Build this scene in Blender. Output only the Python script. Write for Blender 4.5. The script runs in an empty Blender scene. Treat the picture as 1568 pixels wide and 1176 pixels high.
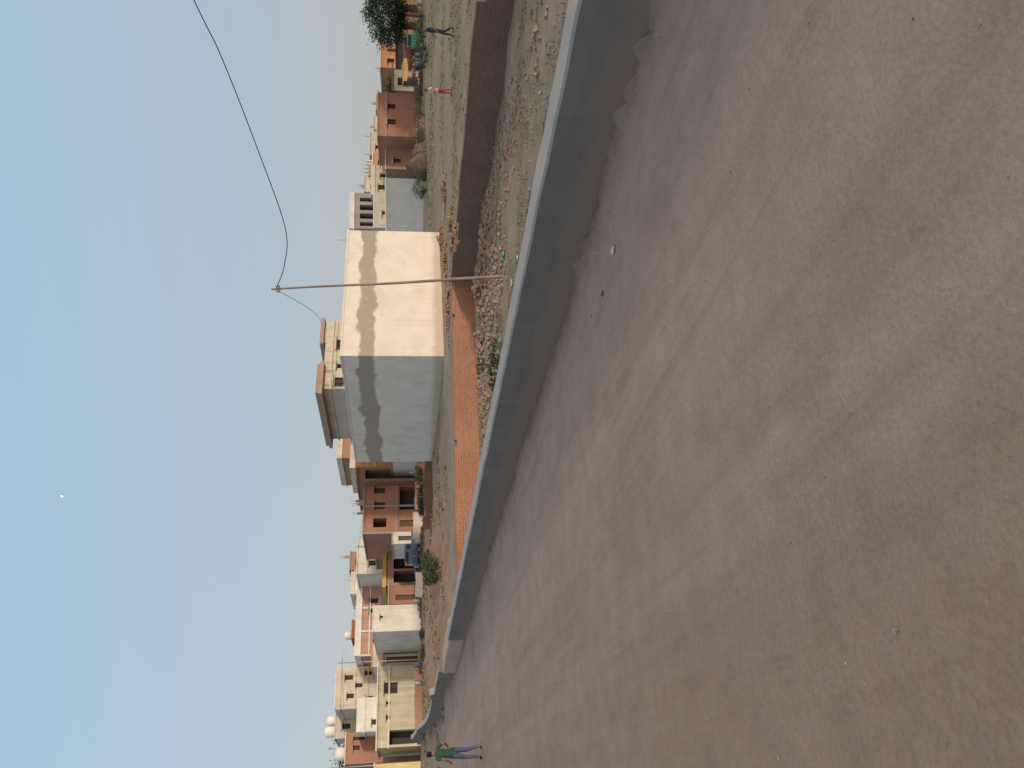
import bpy,bmesh,math,random
from mathutils import Vector,Matrix,noise
rnd=random.Random(11)
sc=bpy.context.scene
V=Vector
# ------------------------------------------------------------------ helpers
def nz(x,y,z=0.0): return noise.noise(V((x,y,z)))
def sstep(a,b,x):
    t=max(0.0,min(1.0,(x-a)/(b-a))); return t*t*(3-2*t)
def group(name,loc):
    e=bpy.data.objects.new(name,None); e.empty_display_size=.3
    e.location=loc; sc.collection.objects.link(e); return e
def setuv(bm):
    uv=bm.loops.layers.uv.verify()
    bm.normal_update()
    for f in bm.faces:
        n=f.normal
        if abs(n.z)<.7:
            t=V((-n.y,n.x,0)); t.normalize()
            if t.x<0: t=-t
            for l in f.loops: c=l.vert.co; l[uv].uv=(c.dot(t),c.z)
        else:
            for l in f.loops: c=l.vert.co; l[uv].uv=(c.x*.358-c.y*.934,c.x*.934+c.y*.358)
def mk(name,bm,mats,parent=None,smooth=False):
    setuv(bm)
    me=bpy.data.meshes.new(name); bm.to_mesh(me); bm.free()
    for m in mats: me.materials.append(m)
    if smooth:
        for p in me.polygons: p.use_smooth=True
    o=bpy.data.objects.new(name,me); sc.collection.objects.link(o)
    if parent:
        o.parent=parent; o.matrix_parent_inverse=Matrix.Translation(-parent.location)
    return o
def quad(bm,a,b,c,d,mi=0):
    f=bm.faces.new([bm.verts.new(p) for p in (a,b,c,d)]); f.material_index=mi; return f
def obox(bm,c,T,sx,sy,sz,mi=0,up=None):
    T=V((T[0],T[1],T[2] if len(T)>2 else 0)).normalized()
    Z=V(up).normalized() if up else V((0,0,1))
    P=Z.cross(T).normalized(); Z=T.cross(P)
    c=V(c); vs=[]
    for k in (-.5,.5):
        for i,j in((-.5,-.5),(.5,-.5),(.5,.5),(-.5,.5)):
            vs.append(bm.verts.new(c+T*sx*i+P*sy*j+Z*sz*k))
    for q in((3,2,1,0),(4,5,6,7),(0,1,5,4),(1,2,6,5),(2,3,7,6),(3,0,4,7)):
        f=bm.faces.new([vs[i] for i in q]); f.material_index=mi
def tube(bm,pts,rads,n=8,mi=0,caps=True):
    rings=[]
    for i,p in enumerate(pts):
        p=V(p)
        d=(V(pts[min(i+1,len(pts)-1)])-V(pts[max(i-1,0)])).normalized()
        a=d.orthogonal().normalized() if i==0 else (pa-d*pa.dot(d)).normalized()
        pa=a; b=d.cross(a)
        rings.append([bm.verts.new(p+(a*math.cos(2*math.pi*k/n)+b*math.sin(2*math.pi*k/n))*rads[i]) for k in range(n)])
    for i in range(len(rings)-1):
        for k in range(n):
            f=bm.faces.new((rings[i][k],rings[i][(k+1)%n],rings[i+1][(k+1)%n],rings[i+1][k])); f.material_index=mi; f.smooth=True
    if caps:
        for r,rev in((rings[0],True),(rings[-1],False)):
            f=bm.faces.new(r[::-1] if rev else r); f.material_index=mi
def blob(bm,c,rx,ry,rz,mi=0,sub=2,rot=None,jit=0):
    Mx=Matrix.Translation(V(c))@(rot.to_4x4() if rot else Matrix.Identity(4))@Matrix.Diagonal((rx,ry,rz,1))
    r=bmesh.ops.create_icosphere(bm,subdivisions=sub,radius=1,matrix=Mx)
    for v in r['verts']:
        if jit: v.co+=V((rnd.uniform(-1,1)*rx,rnd.uniform(-1,1)*ry,rnd.uniform(-1,1)*rz))*jit
        for f in v.link_faces: f.material_index=mi; f.smooth=not jit
# ------------------------------------------------------------------ materials
class NT:
    def __init__(s,name):
        s.m=bpy.data.materials.new(name); s.m.use_nodes=True
        s.t=s.m.node_tree; s.b=s.t.nodes['Principled BSDF']
        s.tc=s.t.nodes.new('ShaderNodeTexCoord')
        s.b.inputs['Specular IOR Level'].default_value=.2
    def n(s,ty,**k):
        x=s.t.nodes.new(ty)
        for a,b in k.items(): setattr(x,a,b)
        return x
    def l(s,a,b): s.t.links.new(a,b)
    def noise(s,scale,detail=4,rough=.6,vec=None,mp=None,rot=None):
        x=s.n('ShaderNodeTexNoise'); x.inputs['Scale'].default_value=scale
        x.inputs['Detail'].default_value=detail; x.inputs['Roughness'].default_value=rough
        v=vec or s.tc.outputs['Object']
        if rot is not None:
            q=s.n('ShaderNodeMapping'); s.l(v,q.inputs['Vector']); q.inputs['Rotation'].default_value=rot; v=q.outputs[0]
        if mp:
            q=s.n('ShaderNodeMapping'); s.l(v,q.inputs['Vector']); q.inputs['Scale'].default_value=mp; v=q.outputs[0]
        s.l(v,x.inputs['Vector']); return x.outputs['Fac']
    def ramp(s,f,a,b,ca=(0,0,0,1),cb=(1,1,1,1)):
        r=s.n('ShaderNodeValToRGB'); e=r.color_ramp.elements
        e[0].position=a; e[1].position=b; e[0].color=ca; e[1].color=cb
        s.l(f,r.inputs['Fac']); return r.outputs['Color']
    def mix(s,f,a,b,mode='MIX'):
        x=s.n('ShaderNodeMixRGB',blend_type=mode)
        for i,v in((0,f),(1,a),(2,b)):
            if hasattr(v,'is_linked'): s.l(v,x.inputs[i])
            else: x.inputs[i].default_value=v if i==0 else (tuple(v)+(1,))[:4]
        return x.outputs[0]
    def math(s,op,a,b=0.0):
        x=s.n('ShaderNodeMath',operation=op)
        for i,v in enumerate((a,b)):
            if hasattr(v,'is_linked'): s.l(v,x.inputs[i])
            else: x.inputs[i].default_value=v
        return x.outputs[0]
    def fin(s,col,rough=.9,bumps=()):
        if hasattr(col,'is_linked'): s.l(col,s.b.inputs['Base Color'])
        else: s.b.inputs['Base Color'].default_value=(tuple(col)+(1,))[:4]
        s.b.inputs['Roughness'].default_value=rough
        prev=None
        for h,st,ds in bumps:
            x=s.n('ShaderNodeBump'); x.inputs['Strength'].default_value=st; x.inputs['Distance'].default_value=ds
            s.l(h,x.inputs['Height'])
            if prev: s.l(prev,x.inputs['Normal'])
            prev=x.outputs[0]
        if prev: s.l(prev,s.b.inputs['Normal'])
        return s.m
def sc3(c,k): return tuple(min(.95,x*k) for x in c)
def plaster(name,col,stain=.45):
    s=NT(name)
    n1=s.noise(.55,6,.65); n2=s.noise(5,4); n3=s.noise(1.3,4,.6,mp=(1.6,1.6,.12))
    c=s.mix(s.ramp(n1,.3,.7),sc3(col,.78),sc3(col,1.06))
    c=s.mix(s.math('MULTIPLY',s.ramp(n3,.48,.7),stain),c,sc3(col,.5))
    c=s.mix(s.math('MULTIPLY',s.ramp(n2,.5,.8),.35),c,sc3(col,.7))
    return s.fin(c,.92,[(n2,.25,.02)])
def flat(name,col,rough=.85,var=.2,scale=4,metal=0):
    s=NT(name); n=s.noise(scale,3)
    m=s.fin(s.mix(n,sc3(col,1-var),sc3(col,1+var)),rough)
    s.b.inputs['Metallic'].default_value=metal
    return m
def brick(name,c1,c2,mort,dust=.35,scale=1.0,dustc=(.36,.26,.19)):
    s=NT(name)
    b=s.n('ShaderNodeTexBrick'); s.l(s.tc.outputs['UV'],b.inputs['Vector'])
    b.inputs['Color1'].default_value=c1+(1,); b.inputs['Color2'].default_value=c2+(1,); b.inputs['Mortar'].default_value=mort+(1,)
    b.inputs['Scale'].default_value=scale; b.inputs['Brick Width'].default_value=.24; b.inputs['Row Height'].default_value=.085
    b.inputs['Mortar Size'].default_value=.013; b.inputs['Mortar Smooth'].default_value=.3; b.inputs['Bias'].default_value=-.1
    n=s.noise(1.1,5,.65); n2=s.noise(9,4); n3=s.noise(.5,4,.6)
    c=s.mix(s.math('MULTIPLY',s.ramp(n,.45,.72),dust),b.outputs['Color'],dustc)
    c=s.mix(s.math('MULTIPLY',s.ramp(n2,.5,.75),.35),c,sc3(c1,.55))
    c=s.mix(s.math('MULTIPLY',s.ramp(n3,.48,.65),.35),c,sc3(c2,.7))
    return s.fin(c,.93,[(b.outputs['Fac'],-.7,.025),(n2,.4,.02)])
M={}
M['cream']=plaster('cream_plaster',(.60,.55,.46))
M['paleyellow']=plaster('pale_yellow_plaster',(.55,.52,.39))
M['yellow']=plaster('yellow_paint',(.70,.60,.32))
M['white']=plaster('white_paint',(.72,.70,.65),.3)
M['pink']=plaster('pink_plaster',(.50,.31,.25))
M['salmon']=plaster('salmon_plaster',(.40,.29,.23))
M['orange']=plaster('orange_paint',(.50,.25,.15))
M['red']=plaster('red_oxide_paint',(.38,.16,.11))
M['grey']=plaster('cement_plaster',(.35,.33,.31))
M['blue']=plaster('pale_blue_plaster',(.38,.42,.47),.2)
M['slab']=plaster('slab_concrete',(.40,.37,.33))
M['dark']=flat('dark_interior',(.06,.055,.052),.7)
M['trim']=flat('painted_trim',(.55,.5,.42))
M['brown']=flat('brown_wood',(.12,.085,.065))
M['wirem']=flat('wire_rubber',(.06,.07,.09),.6)
M['wirew']=flat('wire_pale',(.45,.45,.45),.6)
M['tank']=flat('tank_plastic',(.70,.69,.65),.5,.05)
M['tyre']=flat('tyre_rubber',(.03,.03,.03),.8)
M['glass']=flat('vehicle_glass',(.03,.04,.05),.15)
M['bluep']=flat('blue_vehicle_paint',(.09,.13,.20),.5)
M['whitep']=flat('white_vehicle_paint',(.55,.55,.53),.4,.05)
M['greent']=flat('green_tarp',(.06,.20,.12),.7)
M['redt']=flat('red_tarp',(.38,.10,.07),.7)
M['yelt']=flat('yellow_sign',(.56,.34,.11),.7)
M['metal']=flat('galvanised_metal',(.35,.36,.37),.45,.1,4,.5)
M['brick']=brick('brick_masonry',(.39,.17,.105),(.31,.135,.085),(.33,.245,.185),.4,dustc=(.33,.22,.155))
M['brickshade']=brick('shaded_brick',(.235,.125,.095),(.185,.10,.08),(.20,.15,.125),.3,dustc=(.24,.18,.14))  # boundary-wall brick with the shade on its walls put into the colour
M['brickfar']=brick('far_brick',(.40,.21,.145),(.33,.175,.12),(.34,.26,.21),.35)
M['brickred']=brick('red_brick',(.40,.175,.115),(.33,.14,.09),(.34,.25,.20),.25)
M['brickold']=brick('old_dark_brick',(.27,.15,.11),(.22,.125,.095),(.25,.2,.165),.35)
def brickloose():
    s=NT('loose_brick'); n=s.noise(7,3); n2=s.noise(1.5,4); n3=s.noise(11,2)
    c=s.mix(s.ramp(n,.35,.65),(.37,.185,.125),(.27,.155,.115))
    c=s.mix(s.math('MULTIPLY',s.ramp(n3,.4,.65),.55),c,(.32,.25,.19))
    return s.fin(s.mix(s.ramp(n2,.42,.7),c,(.30,.23,.175)),.95)
M['loose']=brickloose()
def stonemat():
    s=NT('stone'); n=s.noise(14,2)
    return s.fin(s.mix(s.ramp(n,.35,.65),(.23,.18,.14),(.35,.285,.225)),.95)
M['stone']=stonemat()
def bark():
    s=NT('bark'); n=s.noise(9,5,mp=(1,1,.25)); return s.fin(s.mix(n,(.06,.045,.03),(.17,.13,.09)),.95,[(n,.6,.02)])
M['bark']=bark()
def bamboo():
    s=NT('wooden_pole'); n=s.noise(16,5,mp=(1,1,.12)); return s.fin(s.mix(s.ramp(n,.3,.7),(.22,.15,.13),(.40,.31,.27)),.85,[(n,.5,.01)])
M['pole']=bamboo()
for nm,c in(('leafd',(.025,.038,.022)),('leafm',(.042,.062,.032)),('leafl',(.075,.095,.048)),('dry',(.32,.26,.15)),('grass',(.17,.165,.08)),('grassd',(.11,.125,.055)),('hay',(.19,.14,.10))):
    M[nm]=flat(nm,c,.9,.25,2)
def concrete():
    s=NT('wall_concrete')
    n1=s.noise(.8,6,.65); n2=s.noise(14,4,.7); n3=s.noise(1.1,4,.6,mp=(.35,.35,3.5)); n4=s.noise(2.2,5,.7); n6=s.noise(1.6,5,.6,mp=(2.2,2.2,.35))
    c=s.mix(s.ramp(n1,.3,.7),(.165,.147,.135),(.225,.202,.187))
    c=s.mix(s.math('MULTIPLY',s.ramp(n3,.45,.7),.45),c,(.13,.112,.10))
    c=s.mix(s.math('MULTIPLY',s.ramp(n6,.52,.72),.4),c,(.26,.225,.195))
    c=s.mix(s.math('MULTIPLY',s.ramp(n2,.55,.8),.35),c,(.28,.245,.22))
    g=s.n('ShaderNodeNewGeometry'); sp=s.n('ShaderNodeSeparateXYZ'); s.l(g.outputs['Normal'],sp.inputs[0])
    c=s.mix(s.ramp(sp.outputs['Z'],.5,.8),c,s.mix(n4,(.31,.28,.26),(.43,.40,.37)))  # upward faces painted lighter: lit top above the shaded face
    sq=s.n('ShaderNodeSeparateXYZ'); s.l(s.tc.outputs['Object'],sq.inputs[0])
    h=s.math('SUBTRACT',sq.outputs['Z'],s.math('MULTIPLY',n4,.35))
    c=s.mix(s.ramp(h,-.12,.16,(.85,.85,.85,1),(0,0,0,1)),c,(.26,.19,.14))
    return s.fin(c,.9,[(n2,.3,.015),(n1,.35,.05)])
M['concrete']=concrete()
def whitebuilding():
    s=NT('patched_white_plaster')
    uv=s.n('ShaderNodeSeparateXYZ'); s.l(s.tc.outputs['UV'],uv.inputs[0])
    U=uv.outputs['X']; Z=uv.outputs['Y']
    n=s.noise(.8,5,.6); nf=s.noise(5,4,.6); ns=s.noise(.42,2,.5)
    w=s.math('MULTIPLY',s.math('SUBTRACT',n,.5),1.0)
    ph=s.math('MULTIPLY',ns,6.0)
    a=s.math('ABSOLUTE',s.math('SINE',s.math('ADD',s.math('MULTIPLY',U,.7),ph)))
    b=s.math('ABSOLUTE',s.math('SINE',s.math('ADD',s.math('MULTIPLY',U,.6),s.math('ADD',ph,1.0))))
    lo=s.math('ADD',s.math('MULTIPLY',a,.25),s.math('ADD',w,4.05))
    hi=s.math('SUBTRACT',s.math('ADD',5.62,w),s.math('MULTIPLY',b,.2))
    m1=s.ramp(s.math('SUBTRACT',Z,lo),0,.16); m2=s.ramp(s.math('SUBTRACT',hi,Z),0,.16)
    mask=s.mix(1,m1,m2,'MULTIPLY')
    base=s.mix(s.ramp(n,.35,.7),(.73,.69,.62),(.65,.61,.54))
    patch=s.noise(.45,6,.7)
    base=s.mix(s.math('MULTIPLY',s.ramp(patch,.53,.62),.4),base,(.52,.48,.42))
    st=s.noise(1.2,4,mp=(1.5,1.5,.1))
    base=s.mix(s.math('MULTIPLY',s.ramp(st,.55,.75),.25),base,(.44,.40,.35))
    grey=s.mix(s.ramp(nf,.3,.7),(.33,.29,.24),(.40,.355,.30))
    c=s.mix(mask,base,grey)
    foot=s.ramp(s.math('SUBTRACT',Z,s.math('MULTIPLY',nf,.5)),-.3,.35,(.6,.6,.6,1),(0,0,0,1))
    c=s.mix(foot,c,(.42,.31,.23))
    return s.fin(c,.93,[(nf,.35,.03),(patch,.3,.05)])
M['wb']=whitebuilding()
def groundmat():
    s=NT('earth')
    at=s.n('ShaderNodeAttribute'); at.attribute_name='zone'
    n1=s.noise(.35,6,.6); n2=s.noise(2.6,6,.65); n3=s.noise(38,3,.7); n5=s.noise(150,2,.6)
    rot=(0,0,math.radians(-28.4))
    ntr=s.noise(.8,5,.55,rot=rot,mp=(1.5,.07,1)); nt2=s.noise(2.6,4,.6,rot=rot,mp=(1.6,.10,1)); nt3=s.noise(7,3,.6,rot=rot,mp=(2,.09,1))
    c=at.outputs['Color']
    c=s.mix(1,c,s.ramp(n1,.25,.75,(.80,.765,.73,1),(1.05,1.05,1.05,1)),'MULTIPLY')
    c=s.mix(s.math('MULTIPLY',s.ramp(ntr,.42,.66),.55),c,(.41,.335,.285))
    c=s.mix(s.math('MULTIPLY',s.ramp(nt2,.50,.74),.42),c,(.25,.17,.12))
    c=s.mix(s.math('MULTIPLY',s.ramp(nt3,.54,.74),.22),c,(.22,.155,.115))
    c=s.mix(1,c,s.ramp(n2,.25,.78,(.83,.80,.77,1),(1.07,1.07,1.07,1)),'MULTIPLY')
    c=s.mix(1,c,s.ramp(n3,.3,.75,(.86,.85,.84,1),(1.07,1.07,1.07,1)),'MULTIPLY')
    c=s.mix(s.math('MULTIPLY',s.ramp(n5,.64,.74),.45),c,(.17,.125,.10))
    return s.fin(c,.97,[(n2,.3,.04),(n3,.3,.008)])
M['earth']=groundmat()
# ------------------------------------------------------------------ site layout from image coordinates
CAMH=1.75
def st(b,d): return V((d*(b-588)/1187.0,d))  # upright-image pixel column b at an estimated depth d, to ground position
def zv(e,d): return CAMH+d*(634-e)/1195.0  # upright-image pixel row e at depth d, to height
WN=V((.879,.476)); WD=V((-.476,.879)); W0=V((1.285,7.9))
CA=V((3.46,26.0)); DA=V((.358,-.934)); NA=V((.934,.358)); DB=V((-.934,-.358)); NB=V((-.358,.934))
def ground_h(x,y,fine=True):
    p=V((x,y)); s=(p-W0).dot(WN)
    side=sstep(0.0,.38,s) if y<26.6 else sstep(-.3,1.5,s)
    far=sstep(40,95,y)
    z=-.25*side+far*(1.0+.25*side)
    z+=.10*nz(x*.07,y*.07,3)*sstep(30,60,y)
    if s<0:
        z+=.030*nz(x*.5,y*.5,1)+.016*nz((x*WN.x+y*WN.y)*1.4,(x*WD.x+y*WD.y)*.09,5)
        if -1.0<s and y<70: 
            k=(1+s/1.0); z+=k*k*(.05+.05*nz(x*.7,y*.7,8)+.03*nz(x*1.7,y*1.7,2))
    else:
        z+=.05*nz(x*.6,y*.6,1)+.03*nz(x*2,y*2,4)
        if s<1.6 and y<26: z+=.12*(1-s/1.6)*(.6+nz(x,y,2))
    for (cx,cy,rx,ry,h) in((-22,60,9,4,.75),(-14,56,5,3,.5),(-32,66,8,4,.7),(-11,70,6,3,.4),(25,60,9,3,.25),(-13,40,4,3,.35)):
        q=((x-cx)/rx)**2+((y-cy)/ry)**2
        if q<6: z+=h*math.exp(-q)*(1+.35*nz(x*.8,y*.8,9))
    return z
def lerp(a,b,t):
    t=max(0,min(1,t)); return tuple(a[i]+(b[i]-a[i])*t for i in range(3))
def zone(x,y):
    p=V((x,y)); s=(p-W0).dot(WN); sa=(p-CA).dot(NA); sb=(p-CA).dot(NB)
    n=nz(x*.12,y*.12,6); n2=nz(x*.6,y*.6,2)
    road=lerp((.385,.30,.24),(.335,.25,.185),sstep(-1.5,-6,s)+.4*n)
    road=lerp(road,(.34,.235,.165),sstep(-1.1,-.1,s+.5*n2)*.85)
    strip=lerp((.34,.265,.185),(.26,.22,.145),sstep(.0,.35,n2+.4*n))
    field=lerp((.34,.275,.18),(.24,.22,.125),sstep(-.15,.25,n+.35*n2))
    comp=lerp((.36,.29,.225),(.30,.24,.18),sstep(-.2,.3,n))
    orange=lerp((.42,.245,.14),(.32,.215,.135),sstep(-.1,.4,n+.3*n2))
    if s<0:
        c=road
        if y>45: c=lerp(c,orange,sstep(45,70,y)*.5)
        return c
    if sb>0:
        c=lerp(comp,orange,sstep(-4,-12,x)*sstep(34,46,y))
        c=lerp(c,field,sstep(3,8,x))
        if y>85: c=lerp(c,(.27,.23,.15),sstep(85,110,y))
        return c
    if sa>0: return field
    if y>24 and x<-5: return orange
    return strip
def axis(lo,a,b,hi,stp,g=1.13):
    r=[]; x=a
    while x<b: r.append(x); x+=stp
    s=stp
    while x<hi: r.append(x); s*=g; x+=s
    r.append(hi); s=stp; x=a
    while True:
        s*=g; x-=s
        if x<lo: break
        r.insert(0,x)
    r.insert(0,lo); return r
xs=axis(-1600,-12,12,1600,.16,1.10); ys=axis(-300,1.5,30,1900,.18,1.05)
bm=bmesh.new(); grid=[]
for y in ys: grid.append([bm.verts.new((x,y,ground_h(x,y))) for x in xs])
for j in range(len(ys)-1):
    for i in range(len(xs)-1):
        bm.faces.new((grid[j][i],grid[j][i+1],grid[j+1][i+1],grid[j+1][i]))
gr=mk('ground',bm,[M['earth']],smooth=True)
ca=gr.data.color_attributes.new('zone','FLOAT_COLOR','POINT')
for i,v in enumerate(gr.data.vertices): ca.data[i].color=zone(v.co.x,v.co.y)+(1,)
# ------------------------------------------------------------------ long walls
def long_wall(name,p0,p1,th,n,h,mat,seg,bev=.0,step=None,wob=0,absz=None,bottom=-.35):
    bm=bmesh.new(); d=p1-p0; L=d.length; d=d/L; k=int(L/seg); secs=[]
    prevtop=None
    for i in range(k+1):
        q=p0+d*(L*i/k)
        base=min(ground_h(q.x,q.y),ground_h(q.x+n.x*th,q.y+n.y*th))
        top=(absz if absz is not None else (0 if q.y<40 else ground_h(q.x,q.y)))+h
        if step:
            top+=.03*nz(q.x*.5,q.y*.5,31)+.012*nz(q.x*3,q.y*3,5)
            g=nz(q.x*.45,q.y*.45,77)
            if g>.28: top-=step*rnd.choice((1,1,1,2))
            elif rnd.random()<.05: top-=step
        w=wob*nz(q.x*1.5,q.y*1.5,3); w2=wob*nz(q.x*1.5,q.y*1.5,9); top+=wob*.6*nz(q.x*1.6,q.y*1.6,14)
        prof=[(w2,base+bottom),(w,top-bev),(w+bev,top),(th+w-bev,top),(th+w,top-bev),(th+w,base+bottom)] if bev else [(0,base+bottom),(0,top),(th,top),(th,base+bottom)]
        mk_=lambda pr,q=q:[V((q.x+n.x*a,q.y+n.y*a,z)) for a,z in pr]
        if step and prevtop is not None:
            pr2=[(a,(prevtop if j in(1,2) else z)) for j,(a,z) in enumerate(prof)]
            secs.append(mk_(pr2))
        secs.append(mk_(prof)); prevtop=top
    vs=[[bm.verts.new(p) for p in s] for s in secs]
    for i in range(len(vs)-1):
        for j in range(len(vs[0])-1):
            a,b,c,e=vs[i][j],vs[i+1][j],vs[i+1][j+1],vs[i][j+1]
            if (a.co-b.co).length<1e-6 and (c.co-e.co).length<1e-6: continue
            bm.faces.new((a,b,c,e))
    bm.faces.new(vs[0]); bm.faces.new(vs[-1])
    bmesh.ops.recalc_face_normals(bm,faces=bm.faces)
    return mk(name,bm,[mat])
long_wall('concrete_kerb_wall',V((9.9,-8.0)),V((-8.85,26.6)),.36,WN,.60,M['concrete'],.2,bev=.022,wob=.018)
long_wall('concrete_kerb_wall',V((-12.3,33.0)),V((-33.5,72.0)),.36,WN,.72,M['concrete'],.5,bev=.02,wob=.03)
long_wall('culvert_parapet_wall',V((-8.92,26.72)),V((-12.25,32.7)),.8,WN,.56,plaster('sunlit_mud_plaster',(.48,.38,.285)),.4,bev=.05,wob=.06)  # mud colour lightened to stand in for a face in the sun
A1=CA+DA*25
long_wall('brick_boundary_wall',A1,CA,.23,NA,.52,M['brickshade'],.24,step=.085)
B1=CA+DB*10.4
long_wall('brick_boundary_wall',B1,CA+DB*.003,.23,NB,.50,M['brick'],.24,step=.085)
long_wall('brick_boundary_wall',V((-11.5,61.5)),V((-4.9,64.0)),.23,NB,1.05,M['brickshade'],.5,step=.085,absz=-.05)
# ------------------------------------------------------------------ buildings
T0=V((.852,.524))
def panel(bm,O,T,W,z0,z1,N,ops,inset=.22):
    ss=sorted({0,W,*[o[0] for o in ops],*[o[1] for o in ops]}); zz=sorted({z0,z1,*[o[2] for o in ops],*[o[3] for o in ops]})
    P=lambda s,z,k=0:(O.x+T.x*s-N.x*k,O.y+T.y*s-N.y*k,z)
    for i in range(len(ss)-1):
        for j in range(len(zz)-1):
            cs=(ss[i]+ss[i+1])/2; cz=(zz[j]+zz[j+1])/2
            if any(o[0]<cs<o[1] and o[2]<cz<o[3] for o in ops): continue
            quad(bm,P(ss[i],zz[j]),P(ss[i+1],zz[j]),P(ss[i+1],zz[j+1]),P(ss[i],zz[j+1]))
    for o in ops:
        a,b,c,d=o[:4]; kind=o[4] if len(o)>4 else 'w'
        dp=1.6 if kind=='o' else inset
        quad(bm,P(a,c),P(a,d),P(a,d,dp),P(a,c,dp)); quad(bm,P(b,c),P(b,d),P(b,d,dp),P(b,c,dp))
        quad(bm,P(a,d),P(b,d),P(b,d,dp),P(a,d,dp)); quad(bm,P(a,c),P(b,c),P(b,c,dp),P(a,c,dp))
        quad(bm,P(a,c,dp),P(b,c,dp),P(b,d,dp),P(a,d,dp),1)
        if kind=='w':
            w=b-a; nb=3
            for k in range(nb):
                s=a+w*k/(nb-1); s=min(max(s,a+.03),b-.03)
                obox(bm,P(s,(c+d)/2,inset*.6),(T.x,T.y),.06,.05,d-c-.01,2)
            for z in(c+.03,d-.03,(c+d)/2): obox(bm,P((a+b)/2,z,inset*.35),(T.x,T.y),w-.02,.05,.05,2)
            obox(bm,P((a+b)/2,d+.08,-.2),(T.x,T.y),w+.4,.42,.07,3)
        elif kind=='d':
            obox(bm,P((a+b)/2,(c+d)/2,inset*.7),(T.x,T.y),(b-a)*.86,.05,(d-c)*.95,2)
def house(name,u0,u1,d,vt,D,mat,front=(),side=(),ang=None,slab=.14,ov=.14,par=0,trim='slab',tank=(),absz0=None,pillars=False,stubs=0,lines=(),rail=()):
    T=T0 if ang is None else V((math.cos(math.radians(ang)),math.sin(math.radians(ang))))
    N=V((T.y,-T.x)); L=st(u0,d)
    def S(u):
        k=(u-588)/1187.0; return (k*L.y-L.x)/(T.x-T.y*k)
    W=S(u1); z1=zv(vt,L.y+T.y*W*.5)
    z0=(ground_h(L.x,L.y)-.5) if absz0 is None else absz0
    e=group(name,(L.x+T.x*W/2-N.x*D/2,L.y+T.y*W/2-N.y*D/2,z0 if absz0 is not None else z0+.5))
    def cv(o):
        a,b=S(o[0]),S(o[1]); y=L.y+T.y*(a+b)/2
        zt,zb=zv(o[2],y),zv(o[3],y)
        return (max(.05,a),min(W-.05,b),max(z0+.05,zb),min(z1-.1,zt))+tuple(o[4:])
    bm=bmesh.new()
    panel(bm,L,T,W,z0,z1,N,[cv(o) for o in front])
    panel(bm,L,-N,D,z0,z1,-T,list(side))
    R=L+T*W; panel(bm,R,-N,D,z0,z1,T,[])
    panel(bm,L-N*D,T,W,z0,z1,-N,[])
    c=[L,R,R-N*D,L-N*D]; quad(bm,*[(p.x,p.y,z1-.01) for p in c])
    mk('walls',bm,[mat,M['dark'],M['brown'],M['slab']],e)
    C=L+T*W/2-N*D/2
    bm=bmesh.new()
    if slab: obox(bm,(C.x,C.y,z1+slab/2+.003),(T.x,T.y),W+2*ov,D+2*ov,slab)
    zt=z1+slab+.006
    if par:
        for q,sx,sy in((C+N*(D/2-.06),W,.12),(C-N*(D/2-.06),W,.12),(C-T*(W/2-.06),.12,D-.25),(C+T*(W/2-.06),.12,D-.25)):
            obox(bm,(q.x,q.y,zt+par/2),(T.x,T.y),sx,sy,par)
    for k in range(stubs):
        q=C+T*rnd.uniform(-W/2+.3,W/2-.3)+N*(D/2-.3); hh=rnd.uniform(.4,.9)
        obox(bm,(q.x,q.y,zt+hh/2),(T.x,T.y),.22,.22,hh)
        for rx in(-.07,.07): tube(bm,[(q.x+rx,q.y,zt+hh),(q.x+rx*1.6,q.y,zt+hh+.6)],[.02,.02],4)
    for (v) in lines:
        z=zv(v,L.y+T.y*W/2); q=C+N*(D/2+.05); obox(bm,(q.x,q.y,z),(T.x,T.y),W+.2,.12,.16)
    for (ua,ub,v) in rail:      # projecting balcony with railing
        a,b=S(ua),S(ub); z=zv(v,L.y+T.y*(a+b)/2); q=L+T*((a+b)/2)+N*.5
        obox(bm,(q.x,q.y,z),(T.x,T.y),b-a,1.0,.12)
        q2=L+T*((a+b)/2)+N*.96; obox(bm,(q2.x,q2.y,z+.92),(T.x,T.y),b-a,.06,.06)
        k=int((b-a)/.3)
        for i in range(k+1):
            q3=L+T*(a+(b-a)*(i/k)*.98+.02)+N*.96; obox(bm,(q3.x,q3.y,z+.475),(T.x,T.y),.05,.04,.82)
    if pillars:
        k=max(2,int(W/2.6))
        for i in range(k+1):
            q=L+T*(W*i/k)+N*.06; obox(bm,(q.x,q.y,(z0+z1)/2),(T.x,T.y),.22,.14,z1-z0-.05)
    if len(bm.verts): mk('roof_slab',bm,[M[trim]],e)
    else: bm.free()
    for (fx,fy,r,h) in tank:
        q=L+T*(W*fx)-N*(D*fy); bm=bmesh.new()
        pts=[(q.x,q.y,zt),(q.x,q.y,zt+h*.8),(q.x,q.y,zt+h*.93),(q.x,q.y,zt+h*.95),(q.x,q.y,zt+h)]
        tube(bm,pts,[r,r,r*.7,r*.35,r*.33],14); mk('water_tank',bm,[M['tank']],e)
    return e
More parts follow.
